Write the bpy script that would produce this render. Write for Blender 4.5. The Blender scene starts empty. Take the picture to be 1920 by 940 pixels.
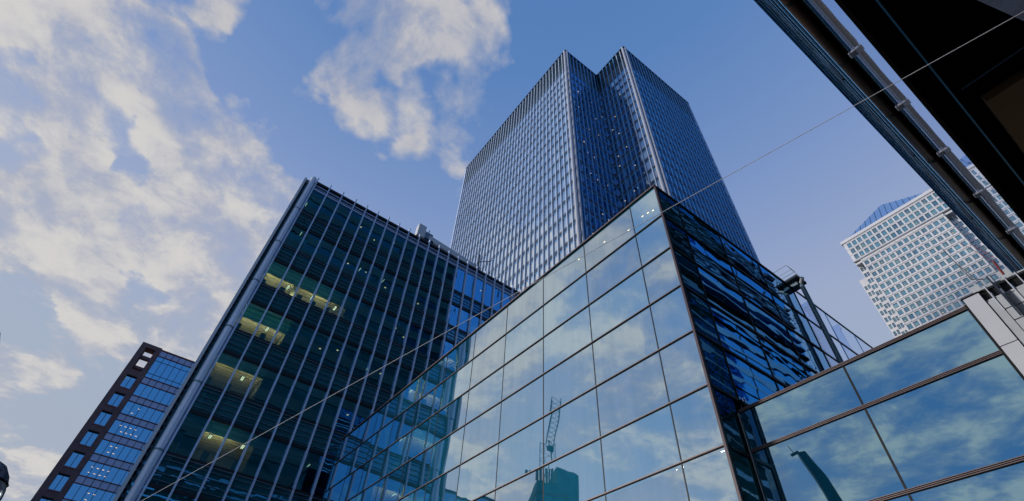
import bpy, bmesh, math, random
from mathutils import Vector, Matrix
random.seed(7)
S = bpy.context.scene
COL = S.collection

# ------------------------------------------------------------------ camera
RX = Vector((0.6006, 0.7983, 0.0448)); RD = Vector((-0.5674, 0.465, -0.6796)); RF = Vector((-0.5633, 0.3828, 0.7322))
RX.normalize(); RF = (RF - RF.dot(RX)*RX).normalized(); RD = RF.cross(RX).normalized()
CAM = Vector((0, 0, 1.6)); FPX = 952.07
cd = bpy.data.cameras.new('camera'); cam = bpy.data.objects.new('camera', cd); COL.objects.link(cam)
cd.lens = 17.85; cd.sensor_width = 36; cd.clip_end = 6000; cd.clip_start = 0.05
M = Matrix((RX, -RD, -RF)).transposed().to_4x4(); M.translation = CAM
cam.matrix_world = M
S.camera = cam

def ray(x, y):
    """direction of a point of the photograph (1920 wide), used to lay the clouds out on the sky"""
    return (RX*((x-960)/FPX) + RD*((y-470)/FPX) + RF).normalized()

# ------------------------------------------------------------------ exposure
S.view_settings.view_transform = 'Standard'; S.view_settings.look = 'None'
S.view_settings.exposure = 0.0; S.view_settings.gamma = 1.0
S.cycles.max_bounces = 10; S.cycles.glossy_bounces = 5; S.cycles.transparent_max_bounces = 12
S.cycles.sample_clamp_indirect = 4.0; S.cycles.caustics_reflective = False; S.cycles.caustics_refractive = False

# ------------------------------------------------------------------ sun
SUN_DIR = Vector((-0.58, -0.77, 0.27)).normalized()          # towards the sun: low, behind the camera to the left
sl = bpy.data.lights.new('sun', 'SUN'); sl.energy = 2.2; sl.angle = math.radians(9); sl.color = (1.0, 0.94, 0.88)
so = bpy.data.objects.new('sun', sl); COL.objects.link(so)
so.rotation_euler = SUN_DIR.to_track_quat('Z', 'Y').to_euler()

# ------------------------------------------------------------------ sky with clouds
W = bpy.data.worlds.new('World'); S.world = W; W.use_nodes = True
wt = W.node_tree; wt.nodes.clear()
def N(t, kind, **kw):
    n = t.nodes.new(kind)
    for k, v in kw.items():
        if k == 'inp':
            for i, val in v.items(): n.inputs[i].default_value = val
        else: setattr(n, k, v)
    return n
def math_(t, op, a, b=None, c=None, clamp=False):
    n = t.nodes.new('ShaderNodeMath'); n.operation = op; n.use_clamp = clamp
    for i, v in enumerate((a, b, c)):
        if v is None: continue
        if isinstance(v, (int, float)): n.inputs[i].default_value = v
        else: t.links.new(v, n.inputs[i])
    return n.outputs[0]
def vmath(t, op, a, b=None, scale=None):
    n = t.nodes.new('ShaderNodeVectorMath'); n.operation = op
    for i, v in enumerate((a, b)):
        if v is None: continue
        if isinstance(v, (tuple, list, Vector)): n.inputs[i].default_value = tuple(v)
        else: t.links.new(v, n.inputs[i])
    if scale is not None:
        if isinstance(scale, (int, float)): n.inputs['Scale'].default_value = scale
        else: t.links.new(scale, n.inputs['Scale'])
    return n.outputs['Value'] if op in ('DOT_PRODUCT', 'LENGTH') else n.outputs[0]
def mrange(t, v, a, b, c, d, smooth=False):
    n = t.nodes.new('ShaderNodeMapRange'); n.clamp = True
    if smooth: n.interpolation_type = 'SMOOTHSTEP'
    t.links.new(v, n.inputs[0])
    for i, x in enumerate((a, b, c, d)): n.inputs[i+1].default_value = x
    return n.outputs[0]
def mixc(t, fac, a, b, mode='MIX'):
    n = t.nodes.new('ShaderNodeMix'); n.data_type = 'RGBA'; n.blend_type = mode
    for i, v in ((0, fac), (6, a), (7, b)):
        if isinstance(v, (int, float)): n.inputs[i].default_value = v
        elif isinstance(v, (tuple, list)): n.inputs[i].default_value = tuple(v)+((1,) if len(v) == 3 else ())
        else: t.links.new(v, n.inputs[i])
    return n.outputs[2]
def noise(t, vec, scale, detail=2, rough=0.5, dist=0.0, dim='3D'):
    n = t.nodes.new('ShaderNodeTexNoise'); n.noise_dimensions = dim
    if vec is not None: t.links.new(vec, n.inputs['Vector'])
    n.inputs['Scale'].default_value = scale; n.inputs['Detail'].default_value = detail
    n.inputs['Roughness'].default_value = rough; n.inputs['Distortion'].default_value = dist
    return n
def ramp(t, v, stops):
    n = t.nodes.new('ShaderNodeValToRGB'); t.links.new(v, n.inputs[0])
    e = n.color_ramp.elements
    while len(e) < len(stops): e.new(0.5)
    for el, (p, c) in zip(e, stops): el.position = p; el.color = tuple(c)+(1,)
    return n.outputs[0]

tc = N(wt, 'ShaderNodeTexCoord'); D = vmath(wt, 'NORMALIZE', tc.outputs['Generated'])
sep = N(wt, 'ShaderNodeSeparateXYZ'); wt.links.new(D, sep.inputs[0])
dx, dy, dz = sep.outputs
nish = N(wt, 'ShaderNodeTexSky', sky_type='NISHITA', sun_disc=False)
nish.sun_elevation = math.asin(SUN_DIR.z); nish.sun_rotation = math.atan2(SUN_DIR.x, SUN_DIR.y)
nish.altitude = 50; nish.air_density = 1.0; nish.dust_density = 1.0
grad = ramp(wt, mrange(wt, dz, 0, 1, 0, 1), [(0.0, (.42, .44, .49)), (.42, (.385, .455, .575)), (.60, (.36, .43, .62)), (.76, (.215, .325, .60)), (.92, (.105, .235, .53)), (1.0, (.085, .21, .50))])
# deeper, cleaner blue away from the low sun (towards +x and low in the north-east and south)
away = mrange(wt, math_(wt, 'ADD', dx, math_(wt, 'MULTIPLY', dy, 0.0)), 0.05, 0.7, 0, 1, True)
away2 = mrange(wt, math_(wt, 'MULTIPLY', dy, -1.0), 0.45, 0.92, 0, .9, True)
awaym = math_(wt, 'MAXIMUM', away, away2)
deep = mixc(wt, 1.0, grad, (.30, .60, 1.04), 'MULTIPLY')
deep2 = mixc(wt, 1.0, grad, (.13, .43, .86), 'MULTIPLY')
grad = mixc(wt, away2, mixc(wt, away, grad, deep), deep2)
skyc = mixc(wt, 0.9, vmath(wt, 'SCALE', nish.outputs[0], None, 0.10), grad)

# clouds on a flat layer seen in perspective
den = math_(wt, 'ADD', math_(wt, 'MAXIMUM', dz, 0.02), 0.10)
comb = N(wt, 'ShaderNodeCombineXYZ')
wt.links.new(math_(wt, 'DIVIDE', dx, den), comb.inputs[0]); wt.links.new(math_(wt, 'DIVIDE', dy, den), comb.inputs[1])
P = comb.outputs[0]
n1 = noise(wt, P, 3.6, 11, 0.62, 0.3).outputs[0]
n2 = noise(wt, vmath(wt, 'ADD', P, (3.1, 7.7, 1.3)), 1.1, 3, 0.5).outputs[0]
n3 = noise(wt, vmath(wt, 'ADD', P, (9.1, 2.7, 4.3)), 9.0, 8, 0.62, 0.3).outputs[0]
CLOUDS = [  # x, y in the photograph, angular radius in photo px, weight
 (60,20,95,.5),(210,60,110,.6),(290,150,90,.65),(330,230,70,.5),(60,90,50,.4),(35,205,60,.55),(100,270,75,.75),(150,320,45,.4),(85,130,55,.5),(190,200,60,.4),
 (300,290,45,.4),(380,290,50,.35),(450,270,65,.75),(465,340,60,.6),(330,400,100,.8),(400,450,100,.8),(300,350,45,.3),(200,360,30,.5),
 (50,370,85,.75),(130,390,85,.65),(90,460,90,.8),(180,510,90,.85),(220,590,70,.75),(270,640,60,.7),(20,450,90,.35),(330,660,60,.5),
 (150,200,330,.12),(300,80,220,.12),(430,25,60,.6),(420,75,40,.35),(660,20,70,.45),(740,50,75,.45),(820,55,70,.42),(900,45,70,.42),(770,90,55,.35),(680,100,40,.2),
 (650,150,55,.58),(685,190,45,.45),(590,165,35,.25),(790,210,42,.35),(790,258,42,.5),(870,292,28,.3),(740,250,20,.2),(770,95,70,.40),(800,60,80,.2),(960,50,60,.35),
 (520,420,70,.55),(480,540,110,.85),(410,640,110,.8),(550,380,40,.2),
 (40,720,75,.55),(110,680,50,.3),(190,715,36,.35),(100,745,50,.3),(30,905,70,.7),(90,880,50,.35),(30,560,45,.2),(120,580,30,.2),
 (490,140,90,-.4),(560,270,90,-.35),(300,-110,120,-.6),(100,-240,140,.7),(500,-330,140,.3),(620,-150,110,.4),(200,320,90,-.2),(250,240,40,-.2),(380,80,40,-.2),(230,340,45,-.5),(190,320,35,-.3),(40,320,40,-.35),(245,430,40,-.45),(150,240,50,-.25),(0,290,40,-.3),
 (310,560,45,-.5),(215,800,130,-.5),(30,630,60,-.35),(720,340,110,-.6),(1400,250,420,-1.2),(1050,40,110,-.7),(1300,60,160,-.8),(1600,500,300,-.8),(535,60,55,-.3),(800,150,40,-.25)]
wcol = noise(wt, P, 1.9, 5, .6).outputs['Color']
wfine = noise(wt, P, 6.5, 4, .6).outputs['Color']
DW = vmath(wt, 'NORMALIZE', vmath(wt, 'ADD', D, vmath(wt, 'ADD', vmath(wt, 'SCALE', vmath(wt, 'SUBTRACT', wcol, (.5,.5,.5)), None, .20), vmath(wt, 'SCALE', vmath(wt, 'SUBTRACT', wfine, (.5,.5,.5)), None, .11))))
bias = None
for (cx, cy, r, w) in CLOUDS:
    c = ray(cx, cy); off = math.hypot(cx-960, cy-470)
    ang = math.atan(r/FPX) * (1/(1+(off/FPX)**2))**0.75
    d = vmath(wt, 'DOT_PRODUCT', DW, tuple(c))
    g = mrange(wt, d, math.cos(ang*1.45), 1.0, 0, w*.95, True)
    bias = g if bias is None else math_(wt, 'ADD', bias, g)
bias = math_(wt, 'MINIMUM', bias, .54)
front = mrange(wt, dy, -0.55, -0.25, 0.13, -0.23, True)        # the half of the sky behind the camera carries broken cloud
front2 = mrange(wt, dx, 0.1, 0.6, 0.0, -0.16, True)
hor = mrange(wt, dz, 0.05, 0.35, 0.15, 0.0, True)
val = math_(wt, 'ADD', math_(wt, 'MULTIPLY', math_(wt, 'SUBTRACT', n1, 0.5), 2.5), math_(wt, 'ADD', bias, math_(wt, 'ADD', front, math_(wt, 'ADD', front2, hor))))
val = math_(wt, 'ADD', val, math_(wt, 'MULTIPLY', math_(wt, 'SUBTRACT', n2, 0.5), 0.5))
val = math_(wt, 'ADD', val, math_(wt, 'MULTIPLY', math_(wt, 'SUBTRACT', n3, 0.5), 0.9))
mask = mrange(wt, val, -0.15, 0.40, 0, 1, False)
mask = math_(wt, 'POWER', mask, 1.0)
shade = mrange(wt, math_(wt, 'ADD', math_(wt, 'MULTIPLY', n1, 0.55), math_(wt, 'MULTIPLY', n3, 0.45)), 0.40, 0.60, 0, 1, True)
shade = math_(wt, 'MULTIPLY', shade, mrange(wt, val, 0.0, 0.30, .55, 1.0, True))
ccol = mixc(wt, shade, (.40, .425, .52), (.66, .64, .62))
ccol = mixc(wt, mrange(wt, dz, .66, .86, 0, .38, True), ccol, (.40, .41, .475))
skyall = mixc(wt, math_(wt, 'MULTIPLY', mask, .96), skyc, ccol)
bg = N(wt, 'ShaderNodeBackground'); wt.links.new(skyall, bg.inputs[0]); bg.inputs[1].default_value = 1.0
wo = N(wt, 'ShaderNodeOutputWorld'); wt.links.new(bg.outputs[0], wo.inputs[0])

# ------------------------------------------------------------------ materials
def newmat(name):
    m = bpy.data.materials.new(name); m.use_nodes = True; m.node_tree.nodes.clear(); return m, m.node_tree
def plain(name, col, rough=0.5, metal=0.0, var=0.12, vscale=0.6, bump=0.0, bscale=20, spec=0.5):
    m, t = newmat(name)
    geo = N(t, 'ShaderNodeNewGeometry'); b = N(t, 'ShaderNodeBsdfPrincipled'); o = N(t, 'ShaderNodeOutputMaterial')
    n = noise(t, geo.outputs['Position'], vscale, 5, 0.6)
    f = mrange(t, n.outputs[0], .3, .7, 1-var, 1+var)
    t.links.new(vmath(t, 'SCALE', tuple(col), None, f), b.inputs['Base Color'])
    b.inputs['Roughness'].default_value = rough; b.inputs['Metallic'].default_value = metal
    b.inputs['Specular IOR Level'].default_value = spec
    if bump:
        bn = N(t, 'ShaderNodeBump'); bn.inputs['Distance'].default_value = bump
        t.links.new(noise(t, geo.outputs['Position'], bscale, 6, .6).outputs[0], bn.inputs['Height']); t.links.new(bn.outputs[0], b.inputs['Normal'])
    t.links.new(b.outputs[0], o.inputs[0]); return m
def emit(name, col, s):
    m, t = newmat(name); e = N(t, 'ShaderNodeEmission'); e.inputs[0].default_value = tuple(col)+(1,); e.inputs[1].default_value = s
    o = N(t, 'ShaderNodeOutputMaterial'); t.links.new(e.outputs[0], o.inputs[0]); return m
def glass(name, tint=(.8,.9,1), back=(.02,.08,.1), f0=.3, cell=(2,2,2), phase=(0,0,0), tilt=0.01, wave=0.02, wscale=.5, stretch=(1,1,1), see=None, rough=.01, backvar=0.0, f1=1.0, streak=.03):
    """coated glazing: mirror share f0 rising with the angle over a body colour (back) or a tinted see-through pane (see)"""
    m, t = newmat(name); geo = N(t, 'ShaderNodeNewGeometry'); pos = geo.outputs['Position']
    cellv = vmath(t, 'FLOOR', vmath(t, 'DIVIDE', vmath(t, 'ADD', pos, phase), cell))
    wn = N(t, 'ShaderNodeTexWhiteNoise'); t.links.new(cellv, wn.inputs[0])
    tv = vmath(t, 'SCALE', vmath(t, 'SUBTRACT', wn.outputs['Color'], (.5, .5, .5)), None, tilt*2)
    bn = N(t, 'ShaderNodeBump'); bn.inputs['Distance'].default_value = wave
    sp = vmath(t, 'MULTIPLY', vmath(t, 'ADD', pos, vmath(t, 'SCALE', wn.outputs['Color'], None, 9.0)), stretch)
    t.links.new(noise(t, sp, wscale, 2, .45, .3).outputs[0], bn.inputs['Height'])
    nrm = vmath(t, 'NORMALIZE', vmath(t, 'ADD', bn.outputs[0], tv))
    fr = N(t, 'ShaderNodeFresnel'); fr.inputs[0].default_value = 1.55
    fac = math_(t, 'ADD', f0, math_(t, 'MULTIPLY', fr.outputs[0], f1-f0), clamp=True)
    st = noise(t, vmath(t, 'MULTIPLY', pos, (2.2, 2.2, .25)), 1.0, 4, .6).outputs[0]      # rain streaks and dust dull the mirror a little
    fac = math_(t, 'MULTIPLY', fac, mrange(t, st, .35, .70, 1.0, 1.0-streak*1.6))
    gl = N(t, 'ShaderNodeBsdfGlossy'); gl.inputs[0].default_value = tuple(tint)+(1,); gl.inputs[1].default_value = rough
    t.links.new(nrm, gl.inputs['Normal'])
    if see is not None:
        b = N(t, 'ShaderNodeBsdfTransparent'); b.inputs[0].default_value = tuple(see)+(1,)
    else:
        b = N(t, 'ShaderNodeBsdfDiffuse')
        c = vmath(t, 'SCALE', tuple(back), None, mrange(t, wn.outputs['Value'], 0, 1, 1-backvar, 1+backvar))
        t.links.new(c, b.inputs[0])
    mx = N(t, 'ShaderNodeMixShader'); t.links.new(fac, mx.inputs[0]); t.links.new(b.outputs[0], mx.inputs[1]); t.links.new(gl.outputs[0], mx.inputs[2])
    o = N(t, 'ShaderNodeOutputMaterial'); t.links.new(mx.outputs[0], o.inputs[0]); return m

MT = dict(
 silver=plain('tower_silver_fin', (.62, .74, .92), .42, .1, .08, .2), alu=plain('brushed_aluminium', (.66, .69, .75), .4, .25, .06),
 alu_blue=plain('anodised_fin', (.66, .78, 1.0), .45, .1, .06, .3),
 silver_shaded=plain('tower_silver_fin_shaded', (.13, .42, .78), .45, .2, .1, .3), fin_blue=plain('blue_louvre_fin', (.14, .42, .80), .5, .1, .15, .3),  # first one: silver fins again, darkened and blued for faces out of the sun
 alu_dark=plain('dark_metal', (.03, .04, .06), .4, .5),
 steel=plain('painted_steel', (.22, .30, .36), .45, .3),
 column=plain('column_cladding', (.84, .90, 1.0), .35, .15, .07, .2),
 edge=plain('dark_plum_edge', (.07,.04,.05), .5, .1), bronze=plain('bronze_transom', (.19, .14, .14), .5, .2, .15, 2),
 black=plain('black_gasket', (.006, .006, .008), .5, 0, .1, .6, spec=.25),
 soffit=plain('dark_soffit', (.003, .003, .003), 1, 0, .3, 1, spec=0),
 pipe=plain('bronze_pipe', (.055, .028, .018), .42, .55, .35, .7),
 navy=plain('navy_panel', (.015, .045, .10), .35, .3, .2),
 cyan=plain('blue_anodised_trim', (.05, .22, .40), .3, .6),
 rail=plain('polished_rail', (.55, .68, .92), .16, .95, .04),
 pale=plain('pale_metal_panel', (.60, .61, .66), .5, .1, .05, .8),
 pale2=plain('pale_metal_tile', (.50, .53, .56), .5, .1, .08, 1.5),
 concrete=plain('rough_concrete', (.42, .50, .70), .9, 0, .3, 4, bump=.02, bscale=22),
 stone=plain('steel_cladding', (.74, .74, .76), .5, .1, .05, .1),
 stone_dk=plain('cladding_joint', (.30, .31, .36), .6, 0, .1, .1),
 brick=plain('dark_brick', (.20, .13, .14), .85, 0, .22, 1.2, bump=.01, bscale=8),
 brickred=plain('red_brown_sill', (.30, .13, .15), .7, 0, .2, 1),
 asphalt=plain('asphalt', (.05, .05, .052), .9, 0, .25, .5, bump=.006, bscale=30),
 paving=plain('granite_paving', (.22, .21, .20), .8, 0, .15, 2, bump=.003, bscale=20),
 roof=plain('roof_membrane', (.12, .12, .13), .8),
 white=plain('white_paint', (.75, .76, .78), .45, 0, .05),
 ceiling=plain('ceiling_tile', (.42, .36, .26), .9, 0, .12, .8),
 darkceil=plain('dark_ceiling', (.06, .07, .07), .9, 0, .2, .8),
 room=plain('office_wall', (.14, .13, .09), .9, 0, .4, .5),
 louvre=plain('teal_louvre', (.022, .06, .085), .35, .35, .2, .6),
 slabedge=plain('slab_edge', (.008, .012, .018), .5, .2),
 redpaint=plain('red_paint', (.22, .02, .02), .6),
 roofblue=plain('pyramid_steel', (.24, .40, .68), .4, .4, .06, .1),
 warmwall=plain('brown_panel', (.10, .055, .022), .7, 0, .3, 1.0),
 lampbody=plain('lamp_shell', (.012, .025, .05), .25, .2),
 scaff=plain('concrete_frame', (.10, .13, .15), .8, 0, .3, .2),
 crane=plain('crane_paint', (.06,.16,.22), .8, spec=.1),
 tealdk=plain('dark_teal_tower', (.012,.07,.08), .9, 0, .5, .15, spec=.05),
 bracket=plain('dull_zinc', (.26,.27,.33), .6, .2),
 bandblue=plain('slate_blue_band', (.13,.19,.30), .5, .2, .15, .3),
 line=plain('white_line', (.93,.93,.95), .6, 0, .02),
 band_darkened=plain('darkened_band_panel', (.008,.035,.05), .6, 0, .2, .2),  # flat dark stand-in for the fins, keeps their mirrored bands dim
 tealmid=plain('netted_frame', (.05,.20,.24), .8, 0, .5, .15),
 teal=plain('teal_cladding', (.010, .075, .085), .4, .2, .5, .12),
 lum=emit('luminaire', (1.0, .86, .55), 2.2), spot=emit('downlight', (1.0, .76, .52), 1.1), spotwarm=emit('warm_downlight', (1.0, .72, .40), 1.25), lum2=emit('pale_tube', (.75, 1.0, .75), .8),
)
def blind_mat():
    m, t = newmat('teal_blind'); geo = N(t, 'ShaderNodeNewGeometry')
    w = N(t, 'ShaderNodeTexWave'); w.bands_direction = 'Z'; w.inputs['Scale'].default_value = .55; w.inputs['Distortion'].default_value = 1.6; w.inputs['Detail'].default_value = 2
    t.links.new(geo.outputs['Position'], w.inputs['Vector'])
    c = mixc(t, w.outputs[1], (.04, .27, .36), (.09, .42, .52))
    d = N(t, 'ShaderNodeBsdfDiffuse'); t.links.new(c, d.inputs[0]); tr = N(t, 'ShaderNodeBsdfTranslucent'); t.links.new(c, tr.inputs[0])
    mx = N(t, 'ShaderNodeMixShader'); mx.inputs[0].default_value = .12; t.links.new(d.outputs[0], mx.inputs[1]); t.links.new(tr.outputs[0], mx.inputs[2])
    o = N(t, 'ShaderNodeOutputMaterial'); t.links.new(mx.outputs[0], o.inputs[0]); return m
MT['blind'] = blind_mat()
G = dict(
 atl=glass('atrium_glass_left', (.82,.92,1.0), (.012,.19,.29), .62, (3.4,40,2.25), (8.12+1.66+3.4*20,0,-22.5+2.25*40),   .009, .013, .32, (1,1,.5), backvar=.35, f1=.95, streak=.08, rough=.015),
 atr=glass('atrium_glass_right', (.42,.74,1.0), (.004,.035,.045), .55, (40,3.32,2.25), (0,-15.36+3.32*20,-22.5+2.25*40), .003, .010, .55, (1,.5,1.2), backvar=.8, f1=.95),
 teal=glass('atrium_corner_glass', (.35,.6,.8), (.006,.095,.09), .22, (40,3.32,2.25), (0,66.4,67.5), .004, .012, .6, (1,.5,1.4), backvar=.6, f1=.8),  # brighter teal body colour stands in for a lit interior
 screen=glass('clear_screen_glass', (.75,.85,1.0), f0=.10, cell=(40,3.32,2.25), phase=(0,51,67.5), tilt=.002, wave=.006, wscale=.4, see=(.82,.88,.97), f1=.7),
 low=glass('low_block_glass', (.52,.82,.97), (.003,.055,.11), .52, (3.3,40,2.26), (4.47+66,0,60.77), .003, .007, .32, (1,1,.6), backvar=.15, f1=.9, rough=.012),
 off=glass('office_glass', (.20,.66,1.0), f0=.55, cell=(40,1.66,6.15), phase=(0,40,12.1), tilt=.004, wave=.007, wscale=.5, stretch=(1,1.2,.5), see=(.62,.95,.92), f1=.9),
 offs=glass('office_spandrel_glass', (.22,.66,1.0), (.010,.11,.135), .24, (40,1.66,6.15), (0,40,12.1), .004, .006, .5, backvar=.35, f1=.8),
 towS=glass('tower_glass_south', (.90,.97,1.0), (.36,.47,.62), .74, (1.89,50,5.5), (300,0,60), .012, .02, .2, backvar=.4, f1=.97),  # pale body colour stands in for the bright sky mirrored here
 towN=glass('tower_glass_recess_south', (.62,.80,1.0), (.004,.03,.05), .50, (1.89,50,5.5), (300,0,60), .012, .02, .2, backvar=.6, f1=.97),  # same glazing, darkened to imitate the shaded notch
 towR=glass('tower_glass_recess_east', (.22,.55,1.0), (.003,.02,.045), .40, (50,1.85,5.5), (0,40,60), .012, .02, .2, backvar=.6, f1=.9),  # same glazing, shade and dark reflections of the notch put into the colour
 towE=glass('tower_glass_east', (.32,.78,1.0), (.01,.10,.22), .55, (50,1.85,5.5), (0,40,60), .012, .02, .2, backvar=.5, f1=.95),  # same glazing, tint imitates the deep blue sky it mirrors
 ocs=glass('window_glass_bluish', (.48,.72,.80), (.06,.22,.28), .38, (2.64,60,4.05), (300,0,60), .03, .02, .2, backvar=.7, f1=.9),  # lighter body colour imitates haze over the distance
 brick=glass('brick_block_glass', (.34,.72,1.0), (.006,.05,.12), .60, (60,.92,2.86), (0,60,60), .0035, .006, .3, backvar=.5, f1=.95),
 brickp=glass('brick_block_spandrel', (.65,.65,.80), (.36,.33,.46), .30, (60,.92,2.86), (0,60,60), .004, .01, .3, backvar=.12, f1=.8),
 rb=glass('canopy_block_glass', (.10,.50,1.0), (.002,.02,.05), .45, (50,1.5,4.5), (0,60,60), .006, .02, .3, backvar=.3, f1=.95),
 rbtop=glass('canopy_block_glass_darkened', (.05,.20,.28), (.004,.03,.04), .12, (50,1.5,4.5), (0,60,60), .004, .01, .3, f1=.5),  # darkened copy of the same glazing, so the office mirrors it dark
 rbs=glass('fritted_strip_glass', (.80,.88,1.0), (.34,.38,.48), .55, (50,5,5), (0,60,60), .0, .004, .5, f1=.85),
)
# ------------------------------------------------------------------ mesh helpers
def V(*a): return Vector(a)
class MB:
    def __init__(s): s.v = []; s.f = []; s.mi = []; s.mats = []
    def m(s, mat):
        if mat not in s.mats: s.mats.append(mat)
        return s.mats.index(mat)
    def quad(s, a, b, c, d, mat=None):
        i = len(s.v); s.v += [tuple(a), tuple(b), tuple(c), tuple(d)]; s.f.append((i, i+1, i+2, i+3)); s.mi.append(s.m(mat) if mat else 0); return s
    def tri(s, a, b, c, mat=None):
        i = len(s.v); s.v += [tuple(a), tuple(b), tuple(c)]; s.f.append((i, i+1, i+2)); s.mi.append(s.m(mat) if mat else 0); return s
    def box(s, x0, x1, y0, y1, z0, z1, mat=None, T=None):
        i = len(s.v); P = [(x, y, z) for x in (x0, x1) for y in (y0, y1) for z in (z0, z1)]
        if T is not None: P = [tuple(T @ Vector(p)) for p in P]
        s.v += P
        for f in ((0,1,3,2),(4,6,7,5),(0,4,5,1),(2,3,7,6),(0,2,6,4),(1,5,7,3)):
            s.f.append(tuple(i+k for k in f)); s.mi.append(s.m(mat) if mat else 0)
        return s
    def prism(s, pts, z0, z1, mat=None):
        n = len(pts); i = len(s.v); s.v += [(x, y, z0) for x, y in pts]+[(x, y, z1) for x, y in pts]; k = s.m(mat) if mat else 0
        s.f.append(tuple(range(i+n-1, i-1, -1))); s.f.append(tuple(range(i+n, i+2*n))); s.mi += [k, k]
        for j in range(n): s.f.append((i+j, i+(j+1) % n, i+n+(j+1) % n, i+n+j)); s.mi.append(k)
        return s
    def tube(s, a, b, r, n=10, mat=None, r2=None):
        a = Vector(a); b = Vector(b); r2 = r if r2 is None else r2; d = (b-a).normalized()
        u = d.orthogonal().normalized(); w = d.cross(u); i = len(s.v); k = s.m(mat) if mat else 0
        for c, rr in ((a, r), (b, r2)):
            for j in range(n):
                t = 2*math.pi*j/n; s.v.append(tuple(c+u*math.cos(t)*rr+w*math.sin(t)*rr))
        for j in range(n): s.f.append((i+j, i+(j+1) % n, i+n+(j+1) % n, i+n+j)); s.mi.append(k)
        s.f.append(tuple(range(i+n-1, i-1, -1))); s.f.append(tuple(range(i+n, i+2*n))); s.mi += [k, k]
        return s
    def lathe(s, c, prof, n=28, mat=None):
        i = len(s.v); k = s.m(mat) if mat else 0
        for r, z in prof:
            for j in range(n):
                t = 2*math.pi*j/n; s.v.append((c[0]+r*math.cos(t), c[1]+r*math.sin(t), c[2]+z))
        for a in range(len(prof)-1):
            for j in range(n): s.f.append((i+a*n+j, i+a*n+(j+1) % n, i+(a+1)*n+(j+1) % n, i+(a+1)*n+j)); s.mi.append(k)
        return s
    def build(s, name, mat, parent=None, smooth=False):
        me = bpy.data.meshes.new(name); me.from_pydata(s.v, [], s.f)
        if s.mats and mat is None:
            for mm in s.mats: me.materials.append(mm)
            me.polygons.foreach_set('material_index', s.mi)
        else: me.materials.append(mat)
        if smooth:
            for p in me.polygons: p.use_smooth = True
        me.update()
        bm = bmesh.new(); bm.from_mesh(me); bmesh.ops.recalc_face_normals(bm, faces=bm.faces) if len(s.f) > 5 else None; bm.to_mesh(me); bm.free()
        o = bpy.data.objects.new(name, me); COL.objects.link(o)
        if parent is not None:
            o.parent = parent
            if parent.type == 'EMPTY': o.matrix_parent_inverse = Matrix.Translation(-parent.location)
            elif parent.parent is not None: o.matrix_parent_inverse = Matrix.Translation(-parent.parent.location) @ Matrix.Identity(4); o.matrix_parent_inverse = Matrix.Identity(4)
        return o
def thing(name, label, cat, loc=(0,0,0), group=None):
    o = bpy.data.objects.new(name, None); COL.objects.link(o); o.location = loc; o.empty_display_size = 1
    o['label'] = label; o['category'] = cat
    if group: o['group'] = group
    return o
def tag(o, label, cat, group=None, kind=None):
    if label: o['label'] = label; o['category'] = cat
    if group: o['group'] = group
    if kind: o['kind'] = kind
    return o

# ================================================================== ground
g = MB().quad((-900,-900,0),(900,-900,0),(900,900,0),(-900,900,0)).build('road', MT['asphalt']); g['kind'] = 'structure'
pv = MB(); pv.prism([(-44,2),(-8.5,3),(.3,3),(.3,14.9),(-8.2,13.7),(-44,12.9)], 0.004, .14); pv.prism([(.31,-30),(30,-30),(30,46),(.31,46)], .005, .14)
p = pv.build('pavement', MT['paving']); p['kind'] = 'structure'

# ================================================================== ribbed office building on the left
XO = -48.0
ob = thing('office_building', 'dark teal office building with silver vertical fins, yellow lit rooms and pale corner column', 'building', (-60, 24, 0))
ZJ = [49.6 - 6.12*k for k in range(9)]                       # underside of each storey's glazing
YM = [0.87, 2.67, 4.48, 6.35] + [6.35+1.667*k for k in range(1, 26)]
YE = YM[-1]; ROOF = 55.6
MB().box(-80, XO-9.5, -.4, YE, 0, 55.0).build('core_wall', MT['room'], ob)
MB().box(-80, XO-.4, -.45, YE+.3, 55.0, 55.55).build('roof', MT['roof'], ob)
MB().box(XO-9.5, XO-.3, -.45, -.25, 0, 55.0).build('end_wall', MT['alu_dark'], ob)
MB().box(XO-9.5, XO-.3, YE, YE+.2, 0, 55.0).build('end_wall', MT['alu_dark'], ob)
def vis_top(j): return (53.9 if j == 0 else ZJ[j-1] - 2.72)
mullw = .075
for k, y in enumerate(YM):
    b = MB().box(XO+.02, XO+.30, y-mullw, y+mullw, 0, 56.1 if k % 1 == 0 else 55.7)
    for z in ZJ: b.box(XO+.0, XO+.33, y-mullw-.02, y+mullw+.02, z-.08, z-.02)
    b.build('mullion', MT['alu_blue'], ob)
lit = {2: (0, 5.4, 1.0), 3: (0, 2.6, 1.15), 4: (0, 2.5, .4), 5: (1, 3.4, 1.0)}
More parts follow.
